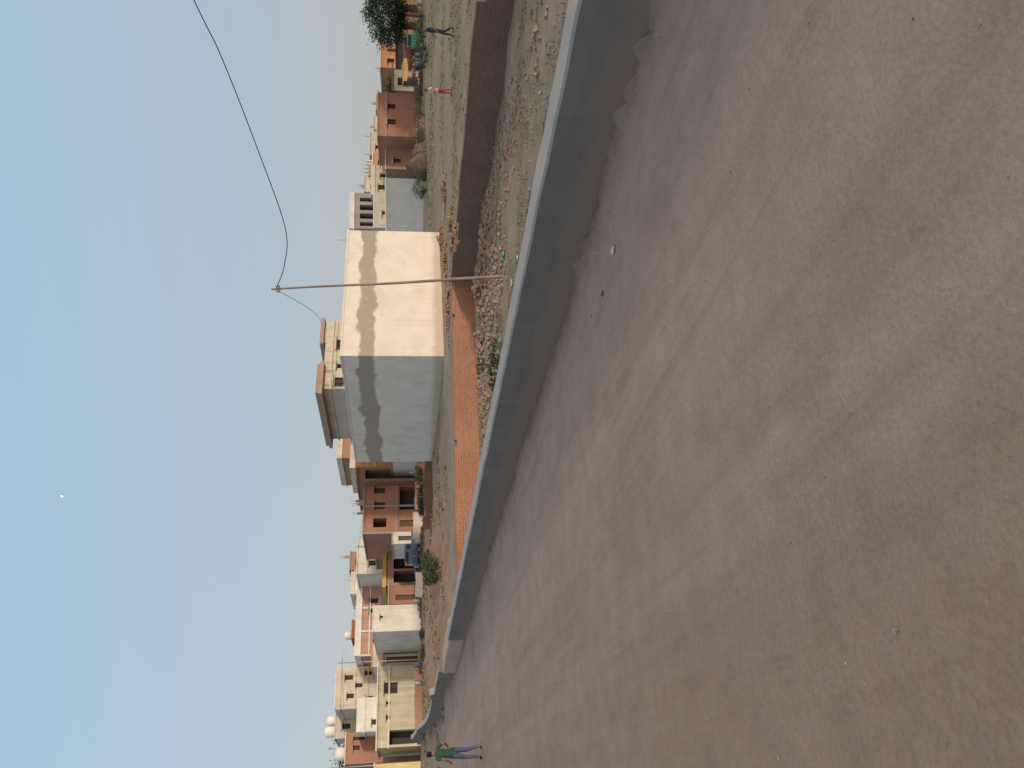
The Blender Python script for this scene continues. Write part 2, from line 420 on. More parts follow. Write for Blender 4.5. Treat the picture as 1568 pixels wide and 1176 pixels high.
def white_building():
    C0=V((1.8,50.0)); T=T0; N=V((T.y,-T.x)); W=10.7; D=15.5; z0=-.5; z1=6.32
    e=group('white_plastered_building',(C0.x+T.x*W/2-N.x*D/2,C0.y+T.y*W/2-N.y*D/2,-.15))
    bm=bmesh.new(); R=C0+T*W
    panel(bm,C0,T,W,z0,z1,N,[]); panel(bm,C0,-N,D,z0,z1,-T,[]); panel(bm,R,-N,D,z0,z1,T,[]); panel(bm,C0-N*D,T,W,z0,z1,-N,[])
    bmesh.ops.remove_doubles(bm,verts=bm.verts,dist=.001)
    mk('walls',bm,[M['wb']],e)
    bm=bmesh.new(); C=C0+T*W/2-N*D/2
    obox(bm,(C.x,C.y,z1+.06),(T.x,T.y),W+.08,D+.08,.12)
    mk('roof_coping',bm,[M['white']],e)
    bm=bmesh.new(); q=R-T*.4-N*.6
    tube(bm,[(q.x,q.y,z1+.1),(q.x,q.y,z1+.9)],[.02,.02],6); obox(bm,(q.x,q.y,z1+.9),(T.x,T.y),.7,.03,.03); obox(bm,(q.x,q.y,z1+.7),(T.x,T.y),.5,.03,.03)
    mk('aerial',bm,[M['metal']],e)
white_building()
house('yellow_house',-70,10,84,574,8,M['yellow'],front=[(-20,0,590,640,'d')],trim='white')
house('pale_yellow_house',34,158,88,579,9,M['paleyellow'],front=[(116,133,589,609),(77,83,592,598),(100,104,592,598),(38,60,595,636,'o')],trim='white',ov=.3,lines=(596,))
house('white_terrace_house',60,112,96,560,7,M['white'],par=.9,trim='white',front=[(70,78,570,580)])
house('cream_two_storey_house',96,160,106,524,9,M['cream'],front=[(128,134,546,556),(108,114,560,572),(146,152,560,572),(112,119,533,543),(140,147,530,542)],par=.6,trim='cream',lines=(545,564),stubs=3)
house('cream_stair_tower',100,148,112,516,5,M['cream'],trim='white')
house('cream_rooftop_room',52,92,112,516,6,M['cream'],tank=((.35,.4,.75,1.7),(.8,.5,.7,1.5)),trim='cream',front=[(66,74,526,538)])
house('brick_rooftop_house',12,60,98,531,7,M['brickred'],front=[(33,40,542,552),(48,53,542,560)],tank=((.42,.4,.8,1.5),),trim='cream')
house('orange_shop',158,193,94,571,7,M['cream'],front=[(163,172,592,640,'d'),(176,189,590,640,'o')],lines=(588,),trim='orange')
house('pink_two_storey_house',176,282,104,555,9,M['pink'],front=[(180,188,574,586),(196,203,572,586),(255,262,566,580),(268,275,600,630,'d'),(240,248,566,580),(256,263,600,612)],par=.7,trim='white',lines=(567,),stubs=3,pillars=True,rail=((200,262,591),))
house('red_stair_tower',203,230,108,541,4,M['red'],front=[(212,219,550,560)],tank=((.35,.5,.55,1.1),),trim='red')
house('white_block_room',211,251,86,573,11,M['white'],trim='white',ov=.05,front=[(232,235,583,587)])
house('cream_upper_house',270,304,112,545,8,M['white'],front=[(280,286,556,566)],trim='cream',par=.5,stubs=2)
house('brick_upper_room',306,334,116,538,6,M['brickfar'],front=[(316,323,546,556)],trim='slab',stubs=2)
house('cream_flat_house',300,352,104,549,10,M['white'],front=[(312,320,566,580),(334,341,566,580)],trim='white',ov=.2,lines=(563,))
house('small_brick_room',252,281,90,596,5,M['brickred'],front=[(258,266,606,640,'d')],trim='slab')
house('tyre_shop',281,331,94,592,6,M['salmon'],front=[(285,303,603,640,'o'),(306,327,603,640,'o')],trim='yelt',slab=.45,ov=.25)
house('brick_workshop',361,441,90,559,9,M['brickred'],front=[(370,384,572,592,'o'),(398,408,574,590),(422,430,574,590),(396,432,612,645,'o'),(370,380,612,645,'d')],pillars=True,trim='grey',lines=(608,),stubs=4)
house('whitewashed_room',344,362,87,602,5,M['white'],front=[(349,356,610,640,'d')],trim='slab')
house('salmon_annex',338,362,96,575,8,M['brickold'],front=[(344,354,585,600)],trim='slab',stubs=1)
house('shaded_brick_shed',440,462,92,549,9,M['brickold'],front=[(444,458,560,640,'o')],trim='red')  # dark brick carries the shed's shaded side in its colour
house('orange_tower_house',461,497,100,546,8,M['orange'],front=[(470,478,556,568),(484,490,590,612)],trim='cream',lines=(575,),par=.6)
house('grey_gate_room',474,500,90,600,5,M['white'],front=[(478,485,606,640,'d'),(488,496,606,622)],trim='grey')
house('brown_upper_house',476,536,118,527,10,M['brickfar'],front=[(486,492,540,552),(505,512,540,552)],par=.7,trim='cream',stubs=3)
def tall_house():
    e=house('three_storey_house',581,682,80,512,11,M['cream'],front=[(584,598,513.5,528),(612,618,518,530),(640,655,518,530)],trim='cream',par=.7,lines=(516,))
    T=T0; N=V((T.y,-T.x)); L=st(581,80)
    bm=bmesh.new()
    def blk(s0,s1,b0,b1,z0,z1,mi):
        c=L+T*(s0+s1)/2-N*(b0+b1)/2; obox(bm,(c.x,c.y,(z0+z1)/2),(T.x,T.y),s1-s0,b1-b0,z1-z0,mi)
    blk(.1,2.2,0.1,10.5,10.02,10.9,1); blk(-1.0,2.9,-.7,11.4,10.905,11.25,0); blk(-.8,2.7,-.5,11.2,11.255,11.6,0)
    blk(5.9,8.4,.3,4,10.02,11.2,1); blk(5.5,8.8,-.1,4.4,11.205,11.6,0)
    for s in(.3,2.0): blk(s,s+.25,-.05,.2,9.9,10.9,2)
    mk('roof_canopy',bm,[M['salmon'],M['cream'],M['slab']],e)
tall_house()
house('columned_house',824,878,100,544,9,M['grey'],front=[(828,834,552,596,'o'),(839,847,552,596,'o'),(852,860,552,596,'o'),(865,871,552,596,'o')],trim='white',par=.5,ang=8)
house('cream_yellow_house',826,880,92,574,7,M['cream'],front=[(846,851,586,592)],trim='white',ang=5,ov=.05)
house('cream_yellow_house',876,920,96,575,7,M['paleyellow'],front=[(884,891,580,590),(903,908,583,592)],trim='cream',ang=5,par=.4,stubs=2)
house('pale_blue_house',815,902,82,592,8,M['blue'],trim='white',ang=-12,ov=.05)
house('orange_small_house',918,940,100,572,6,M['orange'],front=[(924,929,580,588)],trim='cream',stubs=2)
house('brick_row_house',916,968,90,592,6,M['brickfar'],front=[(926,932,603,614),(950,956,600,636,'d')],trim='cream',ang=12)
house('brick_row_house',966,1032,88,580,7,M['brickred'],front=[(984,992,594,606),(1008,1015,594,606)],trim='salmon',ang=12,lines=(592,))
house('brick_row_house',936,972,104,568,6,M['cream'],trim='cream',ang=12,front=[(946,951,576,584)],stubs=2)
house('brick_roadside_house',1070,1110,100,584,7,M['orange'],front=[(1078,1084,594,604),(1094,1099,594,630,'d')],trim='cream',ang=15)
house('mud_hut',1036,1068,94,602,5,M['grey'],front=[(1044,1056,609,640,'o')],trim='brown',ang=15,ov=.5)
house('red_brick_hut',1118,1200,94,607,6,M['brickold'],front=[(1130,1142,613,640,'o'),(1156,1168,613,640,'o')],trim='brown',ang=18)
for i,(u,w,v) in enumerate(((20,30,560),(330,24,573),(545,30,575),(905,14,566),(880,22,560),(958,12,570),(975,20,574),(1005,24,577),(1058,16,586),(150,20,548))):
    house('distant_house',u,u+w,150+7*(i%4),v,8,M[('cream','white','pink','salmon','cream','white','cream','pink','cream','white')[i]],front=[(u+w*.3,u+w*.5,v+8,v+16)],trim='slab',stubs=2,ang=20)
def plot_wall(u0,d0,u1,d1,h,mat):
    a,b=st(u0,d0),st(u1,d1); n=V((-(b-a).y,(b-a).x)).normalized()
    long_wall('plot_wall',a,b,.2,n,h,mat,.6,step=.05)
plot_wall(60,80,150,84,.9,M['brickfar']); plot_wall(352,82,392,83,1.0,M['cream']); plot_wall(396,83,440,84,.8,M['brickfar']); plot_wall(262,80,300,81,.8,M['white']); plot_wall(905,80,1000,80,.8,M['brickfar'])
# ------------------------------------------------------------------ market stalls
def stall(name,u,d,w,h,tarp,cloth):
    p=st(u,d); z=ground_h(p.x,p.y); e=group(name,(p.x,p.y,z)); bm=bmesh.new()
    for i in(-1,1):
        for j in(-1,1): tube(bm,[(p.x+i*w/2,p.y+j*.9,z-.1),(p.x+i*w/2,p.y+j*.9,z+h+(.2 if j>0 else 0))],[.04,.035],6)
    obox(bm,(p.x,p.y,z+.75),(1,0),w*.9,1.4,.08)
    for k in range(9): obox(bm,(p.x+rnd.uniform(-w*.4,w*.4),p.y-.3+rnd.uniform(-.3,.3),z+.95),(1,.3),.25,.25,.3,rnd.choice((1,2,3)))
    mk('frame_and_goods',bm,[M['brown'],M['redt'],M['greent'],M['whitep']],e)
    bm=bmesh.new(); n=8
    for i in range(n):
        a=-w/2-.2+(w+.4)*i/n; b=-w/2-.2+(w+.4)*(i+1)/n
        sa=-.12*math.sin(math.pi*i/n); sb=-.12*math.sin(math.pi*(i+1)/n)
        quad(bm,(p.x+a,p.y-1.1,z+h+sa),(p.x+b,p.y-1.1,z+h+sb),(p.x+b,p.y+1.1,z+h+.25+sb),(p.x+a,p.y+1.1,z+h+.25+sa))
        quad(bm,(p.x+a,p.y-1.1,z+h+sa),(p.x+b,p.y-1.1,z+h+sb),(p.x+b,p.y-1.13,z+h-.35+sb),(p.x+a,p.y-1.13,z+h-.35+sa),1)
    mk('canopy',bm,[tarp,cloth],e)
stall('market_stall',1062,84,2.0,2.0,M['yelt'],M['yelt'])
stall('market_stall',1076,86,2.0,1.8,M['greent'],M['redt'])
stall('market_stall',1094,88,2.2,1.9,M['redt'],M['orange'])
# household clutter beside the lanes: drums, crates, stacked timber
def clutter(u,d,n):
    q=st(u,d); e=group('roadside_clutter',(q.x,q.y,ground_h(q.x,q.y))); bm=bmesh.new()
    for k in range(n):
        x=q.x+rnd.uniform(-2,2); y=q.y+rnd.uniform(-1,1); z=ground_h(x,y); t=rnd.random()
        if t<.35: tube(bm,[(x,y,z),(x,y,z+.28),(x,y,z+.56),(x,y,z+.84)],[.27,.285,.285,.27],12,rnd.choice((0,3)))
        elif t<.7: obox(bm,(x,y,z+.22),(rnd.random(),rnd.random()+.1),.6,.4,.44,rnd.choice((1,2,4)))
        else:
            for j in range(4): obox(bm,(x+rnd.uniform(-.2,.2),y+j*.13,z+.06+j*.07),(1,rnd.uniform(-.2,.2)),2.0,.1,.06,1)
    mk('drums_crates_and_timber',bm,[M['bluep'],M['brown'],M['slab'],M['metal'],M['redt']],e)
for u,d,n in((270,84,7),(300,84,7),(352,80,6),(385,85,8),(428,86,7),(455,84,7),(486,84,6),(140,83,4),(1045,84,8),(1085,83,8),(1120,86,7),(1150,86,7),(955,84,5)): clutter(u,d,n)
# ------------------------------------------------------------------ vegetation
def leaves(bm,c,rx,ry,rz,clumps,per,size,cr,mats=3):
    c=V(c)
    for k in range(clumps):
        d=V((rnd.gauss(0,1),rnd.gauss(0,1),rnd.gauss(0,1))).normalized()*rnd.uniform(.35,1)**.6
        q=c+V((d.x*rx,d.y*ry,d.z*rz)); m=rnd.choice((0,0,1,1,1,2)) if d.z<.3 else rnd.choice((0,1,1,2,2))
        for j in range(per):
            p=q+V((rnd.gauss(0,1),rnd.gauss(0,1),rnd.gauss(0,.7)))*cr
            a=V((rnd.gauss(0,1),rnd.gauss(0,1),rnd.gauss(0,1))).normalized()*size*rnd.uniform(.5,1.2)
            b=a.orthogonal().normalized()*size*.5
            f=quad(bm,p-a,p+b,p+a,p-b,m if rnd.random()<.8 else rnd.choice((0,1,2)))
LM=[M['leafd'],M['leafm'],M['leafl']]
def tree(name,x,y,h,cr,clumps=110,per=34,size=.16,trunk=.22,crown=.62):
    z=ground_h(x,y); e=group(name,(x,y,z)); bm=bmesh.new()
    lean=rnd.uniform(-.3,.3)
    tube(bm,[(x,y,z-.2),(x+lean*.2,y,z+h*.2),(x+lean,y,z+h*.45),(x+lean*1.1,y,z+h*.75)],[trunk,trunk*.8,trunk*.6,trunk*.25],9)
    for k in range(9):
        a=k*2.4+rnd.random(); s=h*rnd.uniform(.28,.55); r=cr*rnd.uniform(.6,.95)
        b=V((x+lean*.7,y,z+s)); t=V((x+math.cos(a)*r,y+math.sin(a)*r,z+s+h*rnd.uniform(.12,.32)))
        tube(bm,[b,(b+t)/2+V((0,0,.15*h*.3)),t],[trunk*.4,trunk*.25,trunk*.08],6)
    mk('trunk',bm,[M['bark']],e)
    bm=bmesh.new(); leaves(bm,(x+lean,y,z+h*crown),cr,cr,h*(1-crown)*.98,clumps,per,size,cr*.13)
    mk('crown',bm,LM,e)
p=st(1152,84); tree('neem_tree',p.x,p.y,6.1,3.2,230,44,.14)
p=st(1215,82); tree('neem_tree',p.x,p.y,6.6,3.6,120,34,.15)
p=st(1052,104); tree('roadside_tree',p.x,p.y,5.0,2.2,70,30,.16)
p=st(38,128); tree('roadside_tree',p.x,p.y,14.0,4.6,90,22,.22,.3,.72)
p=st(4,124); tree('roadside_tree',p.x,p.y,12.0,4.4,90,22,.22,.3,.72)
p=st(75,134); tree('roadside_tree',p.x,p.y,12.5,3.2,60,22,.2,.25,.78)
p=st(-20,110); tree('roadside_tree',p.x,p.y,11,4.0,90,24,.2)
def shrub(name,x,y,h,r,clumps=26,per=26,size=.06):
    z=ground_h(x,y); e=group(name,(x,y,z)); bm=bmesh.new()
    for k in range(9):
        a=rnd.uniform(0,6.3); q=r*rnd.uniform(.2,.8)
        tube(bm,[(x,y,z-.05),(x+math.cos(a)*q*.5,y+math.sin(a)*q*.5,z+h*.5),(x+math.cos(a)*q,y+math.sin(a)*q,z+h*rnd.uniform(.6,.95))],[.014,.01,.005],5)
    mk('stems',bm,[M['bark']],e)
    bm=bmesh.new(); leaves(bm,(x,y,z+h*.55),r,r,h*.45,clumps,per,size,r*.17); mk('leaves',bm,LM,e)
shrub('shrub',.25,14.6,.80,.30,20,20,.045); shrub('shrub',-.30,13.8,.55,.25,12,16,.04); shrub('shrub',.65,15.6,.55,.28,12,16,.04)
for u,d,h,r in((886,72,1.5,1.0),(306,52,1.0,.9),(296,54,.8,.8),(318,56,.7,.7),(412,74,.8,.9),(432,78,.9,1.0),(398,70,.5,.8),(450,80,1.0,1.0),(205,62,.5,.5),(176,66,.6,.7),(965,76,1.0,1.2),(1000,78,1.1,1.5),(1090,70,.8,1.0),(1120,74,1.2,1.3),(1150,76,1.5,1.6),(1030,80,.9,1.2)):
    q=st(u,d); shrub('shrub',q.x,q.y,h,r,34,22,.08)
bm=bmesh.new()
for k in range(170):
    x=-170+k*2.05+rnd.uniform(-1,1); y=215+rnd.uniform(-20,20)
    leaves(bm,(x,y,3.0+rnd.uniform(-.5,2.2)),3.5,3.5,2.6+rnd.random(),9,12,.5,.6)
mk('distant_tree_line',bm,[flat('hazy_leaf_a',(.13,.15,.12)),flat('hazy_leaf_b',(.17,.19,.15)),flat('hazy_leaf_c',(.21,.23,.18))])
def tufts(name,area,count,h,mats):
    bm=bmesh.new(); c=0; tries=0
    while c<count and tries<count*20:
        tries+=1; x,y=area(); 
        if x is None: continue
        z=ground_h(x,y)-.01; c+=1; hh=h*rnd.uniform(.4,1.3); m=rnd.randrange(len(mats))
        for k in range(8):
            a=rnd.uniform(0,6.28); q=V((x+rnd.gauss(0,.06),y+rnd.gauss(0,.06),z)); w=.012*max(1,y/14)
            d=V((math.cos(a),math.sin(a),0)); t=q+d*hh*rnd.uniform(.1,.7)+V((0,0,hh*rnd.uniform(.6,1)))
            o=V((-d.y,d.x,0))*w
            f=bm.faces.new([bm.verts.new(q-o),bm.verts.new(q+o),bm.verts.new(t)]); f.material_index=m
    mk(name,bm,mats)
def a_field():
    y=rnd.uniform(18,70); x=rnd.uniform(6,45); p=V((x,y))
    if (p-CA).dot(NA)<.4 or nz(x*.12,y*.12,6)+.35*nz(x*.6,y*.6,2)<-.02 or (p-V((6,57))).length<9: return None,None
    return x,y
def a_strip():
    y=rnd.uniform(7,26); x=rnd.uniform(-5,9); p=V((x,y))
    if (p-W0).dot(WN)<.5 or (p-CA).dot(NA)>-.2 or (p-CA).dot(NB)>-.2 or nz(x*.6,y*.6,2)+.4*nz(x*.12,y*.12,6)<.02: return None,None
    return x,y
tufts('field_grass',a_field,3600,.09,[M['grass'],M['dry'],M['dry']])
tufts('verge_grass',a_strip,1800,.06,[M['grass'],M['dry'],M['dry']])
def a_left():
    y=rnd.uniform(44,84); x=rnd.uniform(-36,-5)
    if nz(x*.2,y*.2,1)<.0: return None,None
    return x,y
tufts('roadside_grass',a_left,1500,.2,[M['grass'],M['dry'],M['dry']])
def heap(u,d,r,h):
    q=st(u,d); z=ground_h(q.x,q.y); e=group('straw_heap',(q.x,q.y,z)); bm=bmesh.new()
    n=22; rings=[]
    for j in range(9):
        t=j/8; rr=r*(math.cos(t*math.pi/2)**.7)
        rings.append([bm.verts.new((q.x+math.cos(6.283*k/n)*rr*(1+.09*nz(k*.7,j,1)),q.y+math.sin(6.283*k/n)*rr,z-.1+h*t*(1+.06*nz(k*.9,j,4)))) for k in range(n)])
    for j in range(8):
        for k in range(n): bm.faces.new((rings[j][k],rings[j][(k+1)%n],rings[j+1][(k+1)%n],rings[j+1][k]))
    for k in range(1400):
        t=rnd.random()**1.3; a=rnd.uniform(0,6.28); rr=r*(math.cos(t*math.pi/2)**.7)*1.02; c=V((q.x+math.cos(a)*rr,q.y+math.sin(a)*rr,z+h*t))
        dd=V((math.cos(a)*.5,math.sin(a)*.5,-1)).normalized()*.22; o=V((-math.sin(a),math.cos(a),0))*.025
        quad(bm,c-o,c+o,c+dd+o*.3,c+dd-o*.3,rnd.choice((0,1)))
    mk('straw',bm,[M['hay'],M['bark']],e)
heap(921,74,1.35,2.0); heap(938,75,1.25,1.6)
# ------------------------------------------------------------------ loose bricks, rubble and pebbles
def rubble(name,cx,cy,rx,ry,h,n,size=(.23,.11,.075),mats=None):
    bm=bmesh.new()
    for k in range(n):
        a=rnd.uniform(0,6.28); r=rnd.random()**.62; x=cx+math.cos(a)*r*rx; y=cy+math.sin(a)*r*ry
        p=V((x,y))
        if y<26 and (-.02<(p-CA).dot(NA)<.3 or -.02<(p-CA).dot(NB)<.3): continue
        z=ground_h(x,y)+h*(1-r)*rnd.random()+rnd.uniform(-.02,.02)
        up=V((rnd.gauss(0,.5),rnd.gauss(0,.5),1)); f=rnd.choice((1,.8,.6,.4)); g=rnd.uniform(.6,1.05)
        obox(bm,(x,y,z),(rnd.uniform(-1,1),rnd.uniform(-1,1),rnd.uniform(-.4,.4)),size[0]*f*g,size[1]*g,size[2]*g,rnd.randrange(len(mats or [0])),up)
    for v in bm.verts: v.co+=V((rnd.uniform(-1,1),rnd.uniform(-1,1),rnd.uniform(-1,1)))*.009
    mk(name,bm,mats or [M['loose']])
RM=[M['loose'],M['loose'],M['stone']]
rubble('brick_rubble_pile',2.9,22.6,1.6,1.7,.28,300,mats=RM)
rubble('brick_rubble_pile',4.3,21.0,1.0,2.0,.18,210,mats=RM)
rubble('brick_rubble_pile',1.2,22.9,2.0,1.3,.12,200,mats=RM)
rubble('brick_rubble_pile',-1.4,21.4,1.8,1.8,.08,110,mats=RM,size=(.18,.11,.07))
rubble('brick_rubble_pile',1.6,19.6,2.0,2.0,.05,190,mats=[M['stone'],M['stone'],M['loose']],size=(.15,.10,.065))
rubble('brick_rubble_pile',3.1,18.6,1.4,1.8,.05,130,mats=[M['stone'],M['stone'],M['loose']],size=(.15,.10,.065))
rubble('brick_rubble_pile',5.0,17.6,1.2,3.0,.04,150,mats=[M['stone'],M['stone'],M['loose']],size=(.14,.09,.06))
rubble('brick_rubble_pile',5.8,13.0,1.4,3.8,.03,110,mats=[M['stone'],M['stone'],M['stone'],M['loose']],size=(.11,.08,.05))
for u,d,rx,ry,h,n in((775,34,1.0,1.2,.4,260),(800,37,1.3,1.2,.35,220),(836,40,1.3,1.0,.3,180),(745,38,1.3,.8,.3,180),(890,48,1.2,1.2,.4,180),(700,44,2.2,.5,.3,200),(775,47,1.8,.6,.35,180),(812,52,1.2,.8,.4,150)):
    q=st(u,d); rubble('brick_stack_heap',q.x,q.y,rx,ry,h,n)
rubble('brick_stack_heap',-13.5,61,.9,.7,.4,60)
def pebbles(name,n,area,smin,smax,mats,near=0):
    bm=bmesh.new()
    for k in range(n):
        x,y=area(); s=smin+(smax-smin)*rnd.random()**5
        if near: s*=min(1.5,.35+y*near)
        z=ground_h(x,y)+s*.05; R=Matrix.Rotation(rnd.uniform(0,6.28),3,'Z')@Matrix.Rotation(rnd.uniform(-.6,.6),3,'X')
        r=bmesh.ops.create_icosphere(bm,subdivisions=1,radius=1); m=rnd.randrange(len(mats)); ax=rnd.uniform(.6,1.1),rnd.uniform(.5,.9),rnd.uniform(.3,.55)
        fs=set()
        for v in r['verts']:
            j=rnd.uniform(.8,1.15); v.co=R@V((v.co.x*ax[0],v.co.y*ax[1],v.co.z*ax[2]))*s*j+V((x,y,z)); fs.update(v.link_faces)
        for f in fs: f.material_index=m
    mk(name,bm,mats)
def a_road():
    while True:
        y=1.6+22*rnd.random()**1.2; x=rnd.uniform(-.62,.55)*y
        if (V((x,y))-W0).dot(WN)<-.05: return x,y
def a_edge():
    y=rnd.uniform(4.5,25); q=5.564-.5417*y-abs(rnd.gauss(0,.3))-.02; return q,y
def a_str2():
    y=rnd.uniform(6,25); x=5.564-.5417*y+.45+rnd.random()*5; return x,y
PM=[M['stone'],M['stone'],flat('pale_pebble',(.38,.31,.25)),flat('dark_pebble',(.16,.125,.10))]
pebbles('road_pebbles',420,a_road,.003,.018,PM,.09)
pebbles('wall_foot_gravel',450,a_edge,.006,.032,PM)
pebbles('verge_stones',1000,a_str2,.012,.08,PM)
def litter(name,items):
    bm=bmesh.new()
    for (x,y,s,m) in items:
        z=ground_h(x,y)+.004
        g=[[bm.verts.new((x+(i-1.5)*s/3+rnd.uniform(-.1,.1)*s,y+(j-1.5)*s/3,z+rnd.random()*s*.35)) for i in range(4)] for j in range(4)]
        for j in range(3):
            for i in range(3):
                f=bm.faces.new((g[j][i],g[j][i+1],g[j+1][i+1],g[j+1][i])); f.material_index=m
    mk(name,bm,[flat('white_paper',(.5,.48,.45),.7,.05),flat('blue_wrapper',(.08,.10,.2),.5),flat('green_wrapper',(.1,.35,.27),.5),flat('grey_wrapper',(.30,.28,.28),.5)])
it=[(1.18,6.6,.07,0),(.85,7.05,.05,1),(2.9,17.3,.2,2),(-.9,2.6,.022,3)]
for k in range(46):
    x,y=a_str2(); it.append((x,y,rnd.uniform(.05,.13),rnd.choice((0,0,1,3,3))))
litter('litter',it)
# ------------------------------------------------------------------ pole and wires
e=group('wooden_utility_pole',(2.47,17.6,-.25)); bm=bmesh.new(); pts=[];rr=[]
for i in range(15):
    t=i/14; pts.append((2.47+(2.10-2.47)*t+.02*nz(t*3,1),17.6+.02*nz(t*4,7),-.35+5.24*t)); rr.append(.038-.014*t)
tube(bm,pts,rr,10); mk('shaft',bm,[M['pole']],e)
bm=bmesh.new(); obox(bm,(2.11,17.57,4.72),(1,0),.16,.05,.04)
for s in(-.06,.06):
    tube(bm,[(2.11+s,17.57,4.73),(2.11+s,17.57,4.79)],[.018,.012],8)
mk('crossarm_with_insulators',bm,[M['pole']],e)
def wire(name,pts,r,mat):
    cu=bpy.data.curves.new(name,'CURVE'); cu.dimensions='3D'; sp=cu.splines.new('POLY'); cu.bevel_depth=r; cu.bevel_resolution=2
    P=[V(p) for p in pts]; out=[]
    for i in range(len(P)-1):
        a=P[max(i-1,0)]; b=P[i]; c=P[i+1]; d=P[min(i+2,len(P)-1)]
        for k in range(10):
            t=k/10; out.append(.5*((2*b)+(c-a)*t+(2*a-5*b+4*c-d)*t*t+(3*b-a-3*c+d)*t**3))
    out.append(P[-1]); sp.points.add(len(out)-1)
    for i,p in enumerate(out): sp.points[i].co=(p.x,p.y,p.z,1)
    cu.materials.append(mat); o=bpy.data.objects.new(name,cu); sc.collection.objects.link(o)
wire('overhead_wire',[(2.12,17.57,4.78),(2.55,17.05,4.52),(3.18,16.2,4.36),(4.32,14.7,4.61),(5.40,13.29,4.91),(6.0,12.5,5.16),(8.5,9.2,6.2)],.009,M['wirem'])
wire('service_wire',[(2.10,17.6,4.8),(2.3,26,4.95),(2.55,38,6.1),(3.2,54,8.0),(4.0,79,10.6)],.008,M['wirew'])
def steel_pole(u,d,vt):
    q=st(u,d); z=ground_h(q.x,q.y); zt=zv(vt,d); e=group('street_pole',(q.x,q.y,z)); bm=bmesh.new()
    tube(bm,[(q.x,q.y,z-.3),(q.x,q.y,zt)],[.08,.05],8); obox(bm,(q.x,q.y,zt-.4),(1,.3),1.2,.06,.06)
    mk('post',bm,[M['metal']],e); return V((q.x,q.y,zt-.35))
a=steel_pole(166,88,520); b=steel_pole(341,96,545); c=steel_pole(8,92,505); d_=steel_pole(452,104,545)
for p1,p2 in((c,a),(a,b),(b,d_)):
    for o in(-.4,.4):
        wire('street_wire',[p1+V((o,0,0)),(p1+p2)/2+V((o,0,-.7)),p2+V((o,0,0))],.012,M['wirew'])
# ------------------------------------------------------------------ vehicles
def wheel(bm,c,ax,r,w,mi=0):
    c=V(c); ax=V(ax).normalized(); tube(bm,[c-ax*w/2,c-ax*w*.35,c+ax*w*.35,c+ax*w/2],[r*.9,r,r,r*.9],16,mi)
    tube(bm,[c-ax*(w/2+.01),c+ax*(w/2+.01)],[r*.5,r*.5],10,mi+1)
def truck(name,u,d,yaw,paint,kind):
    q=st(u,d); z=ground_h(q.x,q.y); e=group(name,(q.x,q.y,z)); F=V((math.cos(yaw),math.sin(yaw),0)); S=V((-F.y,F.x,0)); o=V((q.x,q.y,z))
    bm=bmesh.new(); P=lambda a,b,c:o+F*a+S*b+V((0,0,c))
    if kind=='pickup':
        prof=[(2.1,.45),(2.15,1.0),(1.75,1.15),(1.35,1.85),(.25,1.9),(.25,.45)]; hw=.8
    else:
        prof=[(1.25,.35),(1.35,.8),(1.0,1.05),(.75,1.7),(-1.1,1.75),(-1.25,1.2),(-1.25,.4)]; hw=.62
    l=[bm.verts.new(P(a,-hw,c)) for a,c in prof]; r=[bm.verts.new(P(a,hw,c)) for a,c in prof]
    bm.faces.new(l); bm.faces.new(r[::-1])
    for i in range(len(prof)):
        j=(i+1)%len(prof); bm.faces.new((l[i],l[j],r[j],r[i]))
    if kind=='pickup':
        obox(bm,P(-.95,0,.62),F,2.3,1.6,.12); 
        for b in(-.78,.78): obox(bm,P(-.95,b,.92),F,2.3,.05,.5)
        obox(bm,P(-2.1,0,.92),F,.05,1.5,.5)
        obox(bm,P(1.57,0,1.5),F,.03,1.3,.5,1,up=(F*.5+V((0,0,.85)))) 
        for b in(-.81,.81): obox(bm,P(.85,b,1.45),F,.8,.02,.45,1)
        for a in(1.45,-1.45):
            for b in(-.72,.72): wheel(bm,P(a,b,.32),S,.32,.2,2)
        for b in(-.55,.55): obox(bm,P(2.14,b,.8),F,.06,.22,.16,3)
    else:
        for b in(-.63,.63): obox(bm,P(-.15,b,1.3),F,1.3,.02,.55,1)
        obox(bm,P(.9,0,1.35),F,.03,1.0,.5,1,up=(F*.4+V((0,0,.9))))
        wheel(bm,P(1.05,0,.24),S,.24,.12,2)
        for b in(-.55,.55): wheel(bm,P(-.85,b,.24),S,.24,.14,2)
    mk('body_and_wheels',bm,[paint,M['glass'],M['tyre'],M['metal']],e)
truck('blue_pickup_truck',337,84,-2.0,M['bluep'],'pickup')
truck('auto_rickshaw',322,86,-1.6,M['yelt'],'auto')
truck('auto_rickshaw',1112,80,-1.9,M['greent'],'auto')
bm=bmesh.new(); q=st(303,88); z=ground_h(q.x,q.y)
for k in range(14):
    c=V((q.x+rnd.uniform(-1.5,1.8),q.y+rnd.uniform(-.4,.6),z+.12+.2*(k%3))); n=16
    ax=V((0,0,1)) if k%3 else V((.3,-1,.2)).normalized()
    if k%3==0: c.z=z+.36
    a=ax.orthogonal().normalized(); b=ax.cross(a); R=[]
    for i in range(n):
        cc=c+(a*math.cos(6.283*i/n)+b*math.sin(6.283*i/n))*.3; rd=(cc-c).normalized()
        R.append([bm.verts.new(cc+(rd*math.cos(6.283*j/6)+ax*math.sin(6.283*j/6))*.1) for j in range(6)])
    for i in range(n):
        for j in range(6): bm.faces.new((R[i][j],R[(i+1)%n][j],R[(i+1)%n][(j+1)%6],R[i][(j+1)%6]))
mk('tyre_stack',bm,[M['tyre']],smooth=True)
